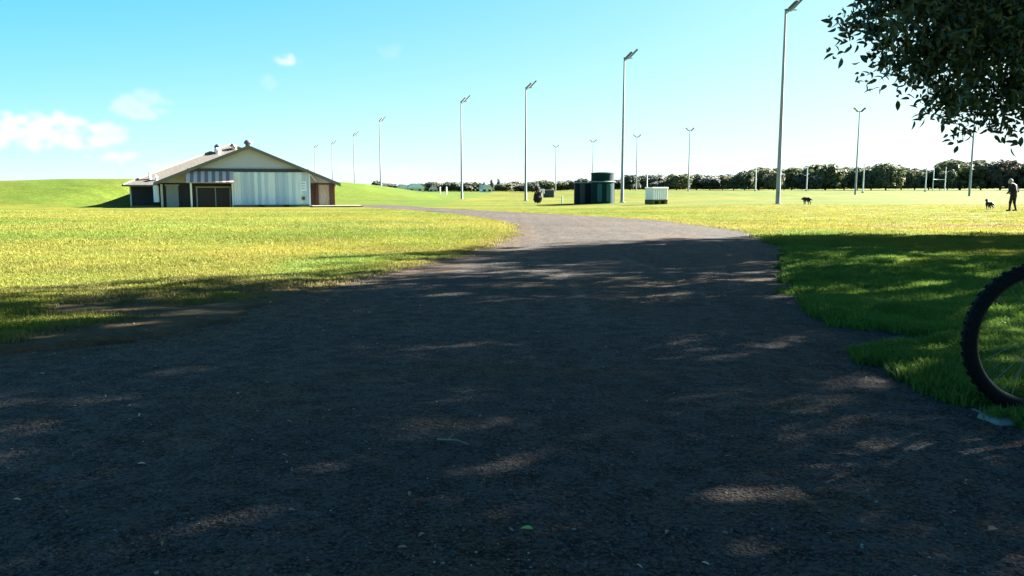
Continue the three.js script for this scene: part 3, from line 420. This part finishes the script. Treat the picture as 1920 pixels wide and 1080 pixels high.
  const other = (label, X, Z, lobes, seed, k) => { const t = thing('shade_tree', label, 'tree', [X, 0, Z]); part('trunk', new THREE.LatheGeometry([[0.6, -0.1], [0.45, 0.3], [0.38, 1.4], [0.36, 2.6], [0.18, 3.6]].map((p) => new THREE.Vector2(...p)), 12), barkMat, t); limb(t, [[0, 2.4, 0], [-1.6, 4.4, 0.8], [-3.4, 6, 1.4]], 0.2, 0.04); limb(t, [[0, 2.4, 0], [1.8, 4.6, -0.8], [3.2, 6.4, -1.2]], 0.2, 0.04); crownOf(t, seed, lobes, k, sprigLow, bigLeaf); };
  other('second broad leaved tree out of frame right, shading the far right grass', 22.3, -17.8, [[0, 6.2, 0, 5.6, 3.6, 5.6], [-2.8, 5.2, 2.6, 3, 2.2, 3], [-2.4, 5.2, -3, 3, 2.2, 2.8], [2.6, 6.8, -2.4, 3, 2.4, 3], [1, 4.4, 3.6, 3.2, 2.2, 3]], 21, 50);
  other('broad leaved tree behind the overhanging branch, out of frame right', 15.2, -19.6, [[-1.4, 6.2, 0.9, 3.2, 2.6, 3.0], [-3, 5.6, 0.5, 2.2, 1.7, 2.0], [1.4, 6.6, -0.6, 3, 2.6, 3], [-0.6, 5.2, -1.2, 2.6, 1.9, 2]], 23, 62);
  other('added unseen broad leaved tree right of the camera, blocking sky light', 9.5, 1.0, [[0, 6.4, 0, 5.4, 3.4, 5.2], [-2.6, 5.4, -2.6, 3, 2.2, 2.8], [-2.6, 5.6, 2.4, 3, 2.2, 2.8], [2.4, 7, 1, 3, 2.4, 3]], 22, 55);  // unseen tree added to cut the sky light on the near gravel
}

// ---------------------------------------------------------------- grass blades, stones, litter
function tuft(seed, n, h, spread) { const r = rng(seed), p = [], c = []; for (let i = 0; i < n; i++) { const t = r() * 6.283, q = spread * Math.sqrt(r()), x = Math.cos(t) * q, z = Math.sin(t) * q, y = h * (0.55 + 0.6 * r()), w = 0.0035 + 0.003 * r(), a = r() * 6.283, lean = h * (0.2 + 0.7 * r()), b = r() * 6.283; const ox = Math.cos(a) * w, oz = Math.sin(a) * w, dx = Math.cos(b) * lean, dz = Math.sin(b) * lean; const A = [x - ox, -0.01, z - oz], B = [x + ox, -0.01, z + oz], C = [x - ox * 0.7 + dx * 0.35, y * 0.62, z - oz * 0.7 + dz * 0.35], D = [x + ox * 0.7 + dx * 0.35, y * 0.62, z + oz * 0.7 + dz * 0.35], E = [x + dx, y, z + dz]; p.push(...A, ...B, ...D, ...A, ...D, ...C, ...C, ...D, ...E); } const g = new THREE.BufferGeometry(); g.setAttribute('position', new THREE.Float32BufferAttribute(p, 3)); g.computeVertexNormals(); return g; }
const bladeMat = new THREE.MeshPhysicalMaterial({ color: lin(1, 1, 1), roughness: 0.85, specularIntensity: 0.3, transmission: 0.45, thickness: 0, side: THREE.DoubleSide });
function lawn(name, label, geo, seed, spots, sc) {
  const r = rng(seed), o = new THREE.Object3D(), L2 = []; spots(r, (x, z, s) => { L2.push([x, z, s]); });
  const im = new THREE.InstancedMesh(geo, bladeMat, L2.length), c = new THREE.Color();
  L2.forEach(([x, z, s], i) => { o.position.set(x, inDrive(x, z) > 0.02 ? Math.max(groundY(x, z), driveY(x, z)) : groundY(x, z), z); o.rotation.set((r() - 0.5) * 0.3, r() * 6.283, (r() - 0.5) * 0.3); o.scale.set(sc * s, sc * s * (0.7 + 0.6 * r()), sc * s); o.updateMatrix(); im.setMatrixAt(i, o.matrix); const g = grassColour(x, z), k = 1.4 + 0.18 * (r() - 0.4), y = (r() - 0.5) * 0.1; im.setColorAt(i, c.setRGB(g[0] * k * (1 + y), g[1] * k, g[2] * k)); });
  im.name = name; im.userData.kind = 'stuff'; tag(im, label, 'grass'); im.castShadow = im.receiveShadow = true; scene.add(im);
}
const clump = (x, z) => fbm(x * 1.6, z * 1.6, 121, 3);
lawn('verge_grass', 'lush green grass to the right of the gravel', tuft(1, 14, 0.052, 0.055), 31, (r, add) => { for (let i = 0; i < 60000; i++) { const z = -2.2 - Math.pow(r(), 1.4) * 15, x = driveR(z) - 0.1 + r() * (0.68 * -z + 1.2 - driveR(z)); if (x > 0.68 * -z + 1 || inDrive(x, z) > (r() < 0.12 ? 0.3 : 0.06) || (x > 2.2 && x < 3.3 && z < -3.62 && z > -3.86)) continue; const k = clump(x, z); if (r() > k * 2.2 - 0.25) continue; add(x, z, 0.7 + k * 0.9); } }, 1);
lawn('bank_grass', 'patchy grass on the left side of the gravel', tuft(2, 12, 0.03, 0.06), 32, (r, add) => { for (let i = 0; i < 95000; i++) { const z = -4.6 - Math.pow(r(), 1.3) * 15, x = driveL(z) + 0.1 - r() * (0.68 * -z + 7 + driveL(z)); if (x < 0.68 * z - 7 || inDrive(x, z) > (r() < 0.2 ? 0.4 : 0.05)) continue; const g = grassColour(x, z); if (r() > 0.16 + (g[1] / (g[0] + 0.01) - 0.75) * 4) continue; add(x, z, 0.7 + clump(x, z) * 0.7); } }, 1);
lawn('field_grass', 'mown grass of the sunlit field', tuft(3, 16, 0.022, 0.16), 33, (r, add) => { for (let i = 0; i < 58000; i++) { const d = 15 + Math.pow(r(), 1.7) * 55, x = (r() * 2 - 1) * (0.67 * d + 7), z = -d; if (inDrive(x, z) > 0.0) continue; if (x < -18 && d > 68) continue; add(x, z, 0.8 + 0.5 * r()); } }, 1.2);
{
  const r = rng(51), o = new THREE.Object3D(), c = new THREE.Color();
  const g = new THREE.IcosahedronGeometry(1, 0), p = g.attributes.position; for (let i = 0; i < p.count; i++) { const k = 0.75 + 0.5 * hash(Math.round(p.getX(i) * 9), Math.round(p.getY(i) * 9 + p.getZ(i) * 31), 3); p.setXYZ(i, p.getX(i) * k, p.getY(i) * k * 0.62, p.getZ(i) * k); } g.computeVertexNormals();
  const N = 60000, im = new THREE.InstancedMesh(g, mat(1, 1, 1, 0.9), N); let i = 0;
  while (i < N) { const z = -1.1 - Math.pow(r(), 2.8) * 14, x = (r() * 2 - 1) * (0.7 * -z + 0.5); if (inDrive(x, z) < -0.12) { continue; } const s = (0.002 + 0.0045 * Math.pow(r(), 3)); o.position.set(x, driveY(x, z) + s * 0.25, z); o.rotation.set(r() * 0.6, r() * 6.28, r() * 0.6); o.scale.set(s * (0.8 + 0.6 * r()), s, s * (0.8 + 0.6 * r())); o.updateMatrix(); im.setMatrixAt(i, o.matrix); const l = r() < 0.006 ? 0.2 : 0.035 + 0.05 * r() * r(), w = (r() - 0.5) * 0.2; im.setColorAt(i, c.setRGB(l * (1 + w), l, l * (1 - w))); i++; }
  im.name = 'gravel_stones'; im.userData.kind = 'stuff'; tag(im, 'loose dark gravel stones on the drive', 'gravel'); im.castShadow = im.receiveShadow = true; scene.add(im);
  const N2 = 900, lm = new THREE.InstancedMesh(leafShape(0.07, 0.03), mat(1, 1, 1, 0.8, { side: THREE.DoubleSide }), N2);
  for (let k = 0; k < N2; k++) { const z = -1.3 - Math.pow(r(), 1.5) * 11, x = (r() * 2 - 1) * Math.min(0.7 * -z + 0.4, 4); o.position.set(x, Math.max(driveY(x, z), groundY(x, z)) + 0.008, z); o.rotation.set(-Math.PI / 2 + (r() - 0.5) * 0.5, r() * 0.4, r() * 6.28); o.scale.setScalar(0.14 + 0.36 * r() * r()); o.updateMatrix(); lm.setMatrixAt(k, o.matrix); const q = r(); im.setColorAt; lm.setColorAt(k, q < 0.5 ? c.setRGB(0.2, 0.15, 0.1) : q < 0.8 ? c.setRGB(0.34, 0.3, 0.25) : c.setRGB(0.1, 0.1, 0.04)); }
  lm.name = 'leaf_litter'; lm.userData.kind = 'stuff'; tag(lm, 'small dry leaves scattered over the gravel', 'leaf litter'); lm.castShadow = lm.receiveShadow = true; scene.add(lm);
  const fallen = (x, z, s, m, label, turn) => { const t = part(numbered('fallen_leaf'), leafGeo, m, scene, [x, driveY(x, z) + 0.012, z], [-Math.PI / 2 + 0.2, 0, turn]); t.scale.setScalar(s); tag(t, label, 'leaf'); };
  fallen(0.065, -2.36, 0.5, mat(0.2, 0.36, 0.07, 0.6), 'small bright green leaf lying on the gravel near the bottom middle', 1.2);
  fallen(1.49, -2.36, 0.6, mat(0.3, 0.15, 0.09, 0.7), 'reddish brown leaf on the gravel at the right edge', -1.1);
  const tw = part(numbered('twig'), mergeGeometries([rod([0, 0, 0], [0.09, 0.012, 0.05], 0.004, 0.0025, 6), rod([0.09, 0.012, 0.05], [0.14, 0.01, 0.1], 0.0025, 0.0015, 6), rod([0.05, 0.008, 0.03], [0.07, 0.02, -0.01], 0.002, 0.001, 6)]), mat(0.25, 0.2, 0.15, 0.9), scene, [-0.32, driveY(-0.32, -3.28) + 0.006, -3.28]); tag(tw, 'short pale forked twig lying on the dark gravel', 'twig');
}
// pale slab under the bicycle wheel
{ const b = thing('concrete_slab', 'pale flat concrete slab beneath the bicycle tyre', 'slab', [2.75, 0, -3.82], 0.08); part('slab', rbox(1.0, 0.03, 0.2, 0.01), mat(0.24, 0.24, 0.23, 0.9, { map: speckTex }), b, [0, -0.012, 0.08]); part('edge_stone', rbox(0.28, 0.05, 0.16, 0.02), mat(0.2, 0.2, 0.2, 0.9, { map: speckTex }), b, [-0.42, 0.0, 0.2]); }

// ---------------------------------------------------------------- bicycle
{
  const Rw = 0.352, b = thing('bicycle', 'black bicycle with knobbly tyre standing at the right edge', 'bicycle', [2.51, 0.0, -3.7]); b.scale.setScalar(1.05);
  const alloy = mat(0.2, 0.2, 0.21, 0.35, { metalness: 0.8 }), paint = mat(0.015, 0.016, 0.02, 0.3);
  const wheel = (x, turn) => {
    const w = new THREE.Group(); w.name = 'wheel'; w.position.set(x, Rw, 0); w.rotation.y = turn; b.add(w);
    const kn = [new THREE.TorusGeometry(Rw - 0.032, 0.029, 12, 96)], o = new THREE.Object3D(), kb = new THREE.BoxGeometry(0.017, 0.006, 0.011), ks = new THREE.BoxGeometry(0.018, 0.007, 0.009);
    for (let i = 0; i < 92; i++) { const a = i / 92 * 6.2832; for (const [s, q, g2] of i % 2 ? [[0.011, 0.002, kb], [-0.011, 0.002, kb]] : [[0.024, 0.014, ks], [-0.024, 0.014, ks]]) { const r = Rw - q; o.position.set(Math.cos(a) * r, Math.sin(a) * r, s); o.rotation.set(0, 0, a - Math.PI / 2); o.updateMatrix(); kn.push(g2.clone().applyMatrix4(o.matrix)); } }
    part('tyre', mergeGeometries(kn), M.rubber, w);
    part('rim', new THREE.LatheGeometry([[0.288, -0.013], [0.296, -0.016], [0.308, -0.015], [0.308, 0.015], [0.296, 0.016], [0.288, 0.013], [0.283, 0]].map((p) => new THREE.Vector2(...p)).concat([new THREE.Vector2(0.288, -0.013)]), 72).rotateX(Math.PI / 2), paint, w);
    for (let i = 0; i < 32; i++) { const a = i / 32 * 6.2832, s = i % 2 ? 1 : -1, e = a + (i % 4 < 2 ? 0.9 : -0.9); part('spoke', rod([Math.cos(e) * 0.024, Math.sin(e) * 0.024, s * 0.028], [Math.cos(a) * 0.287, Math.sin(a) * 0.287, 0], 0.0009, 0.0009, 5), alloy, w); }
    part('hub', new THREE.CylinderGeometry(0.022, 0.022, 0.1, 14).rotateX(Math.PI / 2), paint, w); part('valve', rod([Math.cos(2.45) * 0.285, Math.sin(2.45) * 0.285, 0], [Math.cos(2.45) * 0.245, Math.sin(2.45) * 0.245, 0], 0.004), paint, w);
    return w;
  };
  wheel(0, 0); wheel(1.12, 0);
  const fr = part('frame', mergeGeometries([rod([0.34, 0.84, 0], [0.37, 0.74, 0], 0.026), rod([0.35, 0.82, 0], [0.86, 0.8, 0], 0.019), rod([0.37, 0.74, 0], [0.7, 0.34, 0], 0.022), rod([0.7, 0.34, 0], [0.86, 0.84, 0], 0.017), ...[-1, 1].flatMap((s) => [rod([0.7, 0.34, s * 0.03], [1.12, 0.352, s * 0.062], 0.011), rod([0.85, 0.78, s * 0.02], [1.12, 0.352, s * 0.062], 0.009)])]), paint, b);
  part('fork', mergeGeometries([...[-1, 1].map((s) => rod([0, 0.352, s * 0.062], [0.26, 0.76, s * 0.05], 0.016)), rod([0.26, 0.76, -0.06], [0.26, 0.76, 0.06], 0.018), rod([0.26, 0.76, 0], [0.36, 0.95, 0], 0.016)]), paint, b);
  part('handlebar', mergeGeometries([rod([0.34, 0.96, -0.32], [0.3, 0.98, 0], 0.012), rod([0.3, 0.98, 0], [0.34, 0.96, 0.32], 0.012), rod([0.36, 0.94, 0], [0.3, 0.98, 0], 0.014)]), paint, b); for (const s of [-1, 1]) part('grip', rod([0.345, 0.96, s * 0.33], [0.325, 0.968, s * 0.2], 0.016), M.rubber, b);
  part('seat_post', rod([0.86, 0.8, 0], [0.88, 0.96, 0], 0.013), alloy, b);
  const sd = new THREE.SphereGeometry(1, 16, 10), sp = sd.attributes.position; for (let i = 0; i < sp.count; i++) { const x = sp.getX(i); sp.setXYZ(i, x * 0.14, sp.getY(i) * 0.03 + 0.012 * x * x, sp.getZ(i) * (0.03 + 0.05 * S(x, -0.2, 0.9))); } sd.computeVertexNormals(); part('saddle', sd, M.rubber, b, [0.9, 0.98, 0]);
  part('chainring', new THREE.CylinderGeometry(0.075, 0.075, 0.006, 32).rotateX(Math.PI / 2).translate(0.7, 0.34, 0.05), alloy, b); for (const s of [-1, 1]) { const ca = part('crank', rod([0.7, 0.34, s * 0.075], [0.7 + s * 0.15, 0.34 - s * 0.08, s * 0.085], 0.011), alloy, b); part('pedal', rbox(0.1, 0.018, 0.085, 0.006), M.rubber, ca, [0.7 + s * 0.15, 0.34 - s * 0.08, s * 0.14]); }
  part('kickstand', rod([0.74, 0.32, 0.04], [0.8, -0.02, 0.2], 0.009), alloy, b);
}

// ---------------------------------------------------------------- person and dogs: smooth joined bodies
function sdfMesh(bones, res, k, colour) {                           // bones: [ax, ay, az, ra, bx, by, bz, rb, (material index)]
  const bb = new THREE.Box3(); for (const b of bones) { bb.expandByPoint(new THREE.Vector3(b[0], b[1], b[2]).addScalar(b[3])); bb.expandByPoint(new THREE.Vector3(b[0], b[1], b[2]).addScalar(-b[3])); bb.expandByPoint(new THREE.Vector3(b[4], b[5], b[6]).addScalar(b[7])); bb.expandByPoint(new THREE.Vector3(b[4], b[5], b[6]).addScalar(-b[7])); }
  const c = bb.getCenter(new THREE.Vector3()), s = bb.getSize(new THREE.Vector3()), half = Math.max(s.x, s.y, s.z) * 0.5 * 1.12;
  const dist = (x, y, z, b) => { const ux = b[4] - b[0], uy = b[5] - b[1], uz = b[6] - b[2], l = ux * ux + uy * uy + uz * uz || 1e-9, t = clamp(((x - b[0]) * ux + (y - b[1]) * uy + (z - b[2]) * uz) / l, 0, 1); return Math.hypot(x - b[0] - ux * t, y - b[1] - uy * t, z - b[2] - uz * t) - mix(b[3], b[7], t); };
  const field = (x, y, z) => { let d = 1e3; for (const b of bones) { const e = dist(x, y, z, b), h = Math.max(k - Math.abs(d - e), 0) / k; d = Math.min(d, e) - h * h * k * 0.25; } return d; };
  const mc = new MarchingCubes(res, new THREE.MeshStandardMaterial(), false, false, 400000); mc.isolation = 0;
  const hr = res / 2; for (let z = 0; z < res; z++) for (let y = 0; y < res; y++) for (let x = 0; x < res; x++) mc.field[x + y * res + z * res * res] = -field(c.x + (x - hr) / hr * half, c.y + (y - hr) / hr * half, c.z + (z - hr) / hr * half);
  mc.update();
  const n = mc.count, P = new Float32Array(mc.positionArray.slice(0, n * 3)), C = new Float32Array(n * 3), N = new Float32Array(n * 3), e = half / hr * 0.7;
  for (let i = 0; i < n; i++) { const x = c.x + P[i * 3] * half, y = c.y + P[i * 3 + 1] * half, z = c.z + P[i * 3 + 2] * half; P.set([x, y, z], i * 3); const g = new THREE.Vector3(field(x + e, y, z) - field(x - e, y, z), field(x, y + e, z) - field(x, y - e, z), field(x, y, z + e) - field(x, y, z - e)).normalize(); N.set([g.x, g.y, g.z], i * 3); C.set(colour(x, y, z), i * 3); }
  const g = new THREE.BufferGeometry(); g.setAttribute('position', new THREE.BufferAttribute(P, 3)); g.setAttribute('normal', new THREE.BufferAttribute(N, 3)); g.setAttribute('color', new THREE.BufferAttribute(C, 3)); return g;
}
const bodyMat = new THREE.MeshStandardMaterial({ vertexColors: true, roughness: 0.85 });
{
  // facing -z (away), stooped and looking down, mid-stride, elbows bent
  const px = 25.95, pz = -41.2, p = thing('person', 'person in dark jacket and black trousers walking stooped beside a small dog', 'person', [px, land(px, pz) + rough(px, pz) + 0.02, pz], 0.35);
  const B = [[0, 0.86, 0, 0.15, 0, 1.02, -0.02, 0.155], [0, 1.02, -0.02, 0.155, 0, 1.27, -0.1, 0.17], [-0.13, 1.31, -0.11, 0.1, 0.13, 1.31, -0.11, 0.1], [0, 1.34, -0.12, 0.075, 0, 1.44, -0.19, 0.06],
    ...[-1, 1].flatMap((s) => [[s * 0.09, 0.86, 0, 0.105, s * 0.08, 0.46, s * 0.05 - 0.05, 0.066], [s * 0.08, 0.46, s * 0.05 - 0.05, 0.064, s * 0.07, 0.08, s * 0.12, 0.046], [s * 0.07, 0.05, s * 0.12 + 0.03, 0.045, s * 0.075, 0.035, s * 0.12 - 0.16, 0.036], [s * 0.2, 1.29, -0.1, 0.075, s * 0.29, 1.03, -0.02, 0.056], [s * 0.29, 1.03, -0.02, 0.055, s * 0.17, 0.93, -0.22, 0.042]])];
  const col = (x, y, z) => y < 0.1 ? [0.012, 0.01, 0.009] : y < 0.84 ? [0.004, 0.004, 0.005] : [0.008, 0.008, 0.0095];
  const body = sdfMesh(B, 110, 0.05, col);
  const skin = [0.42, 0.24, 0.17], hx = 0, hy = 1.53, hz = -0.25;
  const head = sdfMesh([[hx, hy + 0.03, hz + 0.015, 0.088, hx, hy + 0.015, hz - 0.01, 0.088], [hx, hy - 0.03, hz - 0.03, 0.07, hx, hy - 0.075, hz - 0.055, 0.045], [hx, hy, hz - 0.085, 0.017, hx, hy - 0.03, hz - 0.108, 0.016], [hx - 0.088, hy + 0.01, hz, 0.014, hx - 0.09, hy - 0.03, hz, 0.012], [hx + 0.088, hy + 0.01, hz, 0.014, hx + 0.09, hy - 0.03, hz, 0.012], [hx, 1.42, -0.17, 0.06, hx, 1.48, -0.21, 0.056]], 70, 0.02, (x, y, z) => (z < hz - 0.06 && Math.abs(y - hy - 0.005) < 0.012 && Math.abs(Math.abs(x) - 0.032) < 0.012) ? [0.03, 0.02, 0.02] : (z < hz - 0.07 && Math.abs(y - hy + 0.062) < 0.006 && Math.abs(x) < 0.024) ? [0.3, 0.1, 0.09] : skin);
  const hand = (s) => { const wx = s * 0.17, wy = 0.93, wz = -0.22, b = [[wx, wy, wz, 0.03, wx - s * 0.05, wy - 0.02, wz - 0.06, 0.033]]; for (let i = 0; i < 4; i++) { const ox = wx - s * 0.05 + (i - 1.5) * 0.006 * s, oy = wy + 0.012 - i * 0.019, oz = wz - 0.075, l = [0.034, 0.04, 0.037, 0.029][i]; b.push([ox, oy, oz, 0.0095, ox - s * 0.012, oy - 0.006, oz - l, 0.009], [ox - s * 0.012, oy - 0.006, oz - l, 0.009, ox - s * 0.034, oy - 0.014, oz - l - 0.012, 0.0085], [ox - s * 0.034, oy - 0.014, oz - l - 0.012, 0.0085, ox - s * 0.046, oy - 0.02, oz - l + 0.008, 0.0075]); } b.push([wx - s * 0.03, wy + 0.02, wz - 0.035, 0.012, wx - s * 0.05, wy + 0.045, wz - 0.06, 0.011], [wx - s * 0.05, wy + 0.045, wz - 0.06, 0.011, wx - s * 0.065, wy + 0.048, wz - 0.085, 0.009]); return sdfMesh(b, 60, 0.008, () => skin); };
  part('body', mergeGeometries([body, head, hand(-1), hand(1)]), bodyMat, p);
  part('hair', sdfMesh([[hx, hy + 0.045, hz + 0.02, 0.094, hx, hy + 0.03, hz + 0.035, 0.09], [hx, hy, hz + 0.05, 0.075, hx, hy - 0.08, hz + 0.06, 0.05]], 48, 0.04, () => [0.26, 0.26, 0.27]), bodyMat, p);
  part('collar', sdfMesh([[-0.1, 1.37, -0.12, 0.05, 0.1, 1.37, -0.12, 0.05], [-0.08, 1.42, -0.13, 0.035, 0.08, 1.42, -0.13, 0.035]], 40, 0.04, () => [0.12, 0.125, 0.13]), bodyMat, p);
}
function dogBones(up) { // facing +x; shoulders 0.5 m; `up` is the height of the head
  const b = [[-0.26, 0.43, 0, 0.115, 0.0, 0.42, 0, 0.115], [0.0, 0.42, 0, 0.115, 0.22, 0.42, 0, 0.14], [0.26, 0.46, 0, 0.1, 0.4, up, 0, 0.075], [0.4, up, 0, 0.078, 0.46, up + 0.01, 0, 0.072], [0.47, up - 0.01, 0, 0.05, 0.6, up - 0.05, 0, 0.03], [-0.34, 0.46, 0, 0.035, -0.5, 0.38, 0.02, 0.04], [-0.5, 0.38, 0.02, 0.04, -0.6, 0.3, 0.03, 0.022]];
  for (const s of [-1, 1]) b.push([-0.26, 0.4, s * 0.08, 0.085, -0.2, 0.27, s * 0.09, 0.055], [-0.2, 0.27, s * 0.09, 0.05, -0.34, 0.17, s * 0.09 + 0.01, 0.028], [-0.34, 0.17, s * 0.09, 0.027, -0.32, 0.03, s * 0.09, 0.022], [-0.33, 0.025, s * 0.09, 0.024, -0.27, 0.022, s * 0.09, 0.022], [0.22, 0.38, s * 0.085, 0.07, 0.2 + s * 0.03, 0.2, s * 0.085, 0.035], [0.2 + s * 0.03, 0.2, s * 0.085, 0.033, 0.22 + s * 0.05, 0.03, s * 0.085, 0.023], [0.22 + s * 0.05, 0.025, s * 0.085, 0.025, 0.27 + s * 0.05, 0.022, s * 0.085, 0.022], [0.4, up + 0.05, s * 0.05, 0.03, 0.37, up + 0.11, s * 0.07, 0.012]);
  return b;
}
{
  const dog = (label, x, z, turn, s, up, col) => { const d = thing('dog', label, 'dog', [x, land(x, z) + rough(x, z) + 0.02, z], turn); const g = sdfMesh(dogBones(up), 96, 0.045, col); const m = part('body', g, bodyMat, d); m.scale.setScalar(s); const e = part('collar', new THREE.TorusGeometry(0.085, 0.01, 6, 20), mat(0.15, 0.03, 0.03, 0.6), d); e.position.set(0.33 * s, (0.46 + (up - 0.46) * 0.5) * s, 0); e.rotation.set(0, Math.PI / 2, 0); e.scale.setScalar(s); };
  dog('black dog alone on the field right of the nearest floodlight pole', 24.95, -67.4, 1.9, 1.12, 0.42, () => [0.004, 0.004, 0.0045]);
  dog('small black and white dog just left of the walking person', 27.25, -45.4, 1.5, 0.82, 0.66, (x, y, z) => (z > 0.04 && y > 0.28) || y < 0.14 || (x > 0.5) ? [0.5, 0.48, 0.44] : [0.005, 0.005, 0.005]);
}

renderer.render(scene, camera);
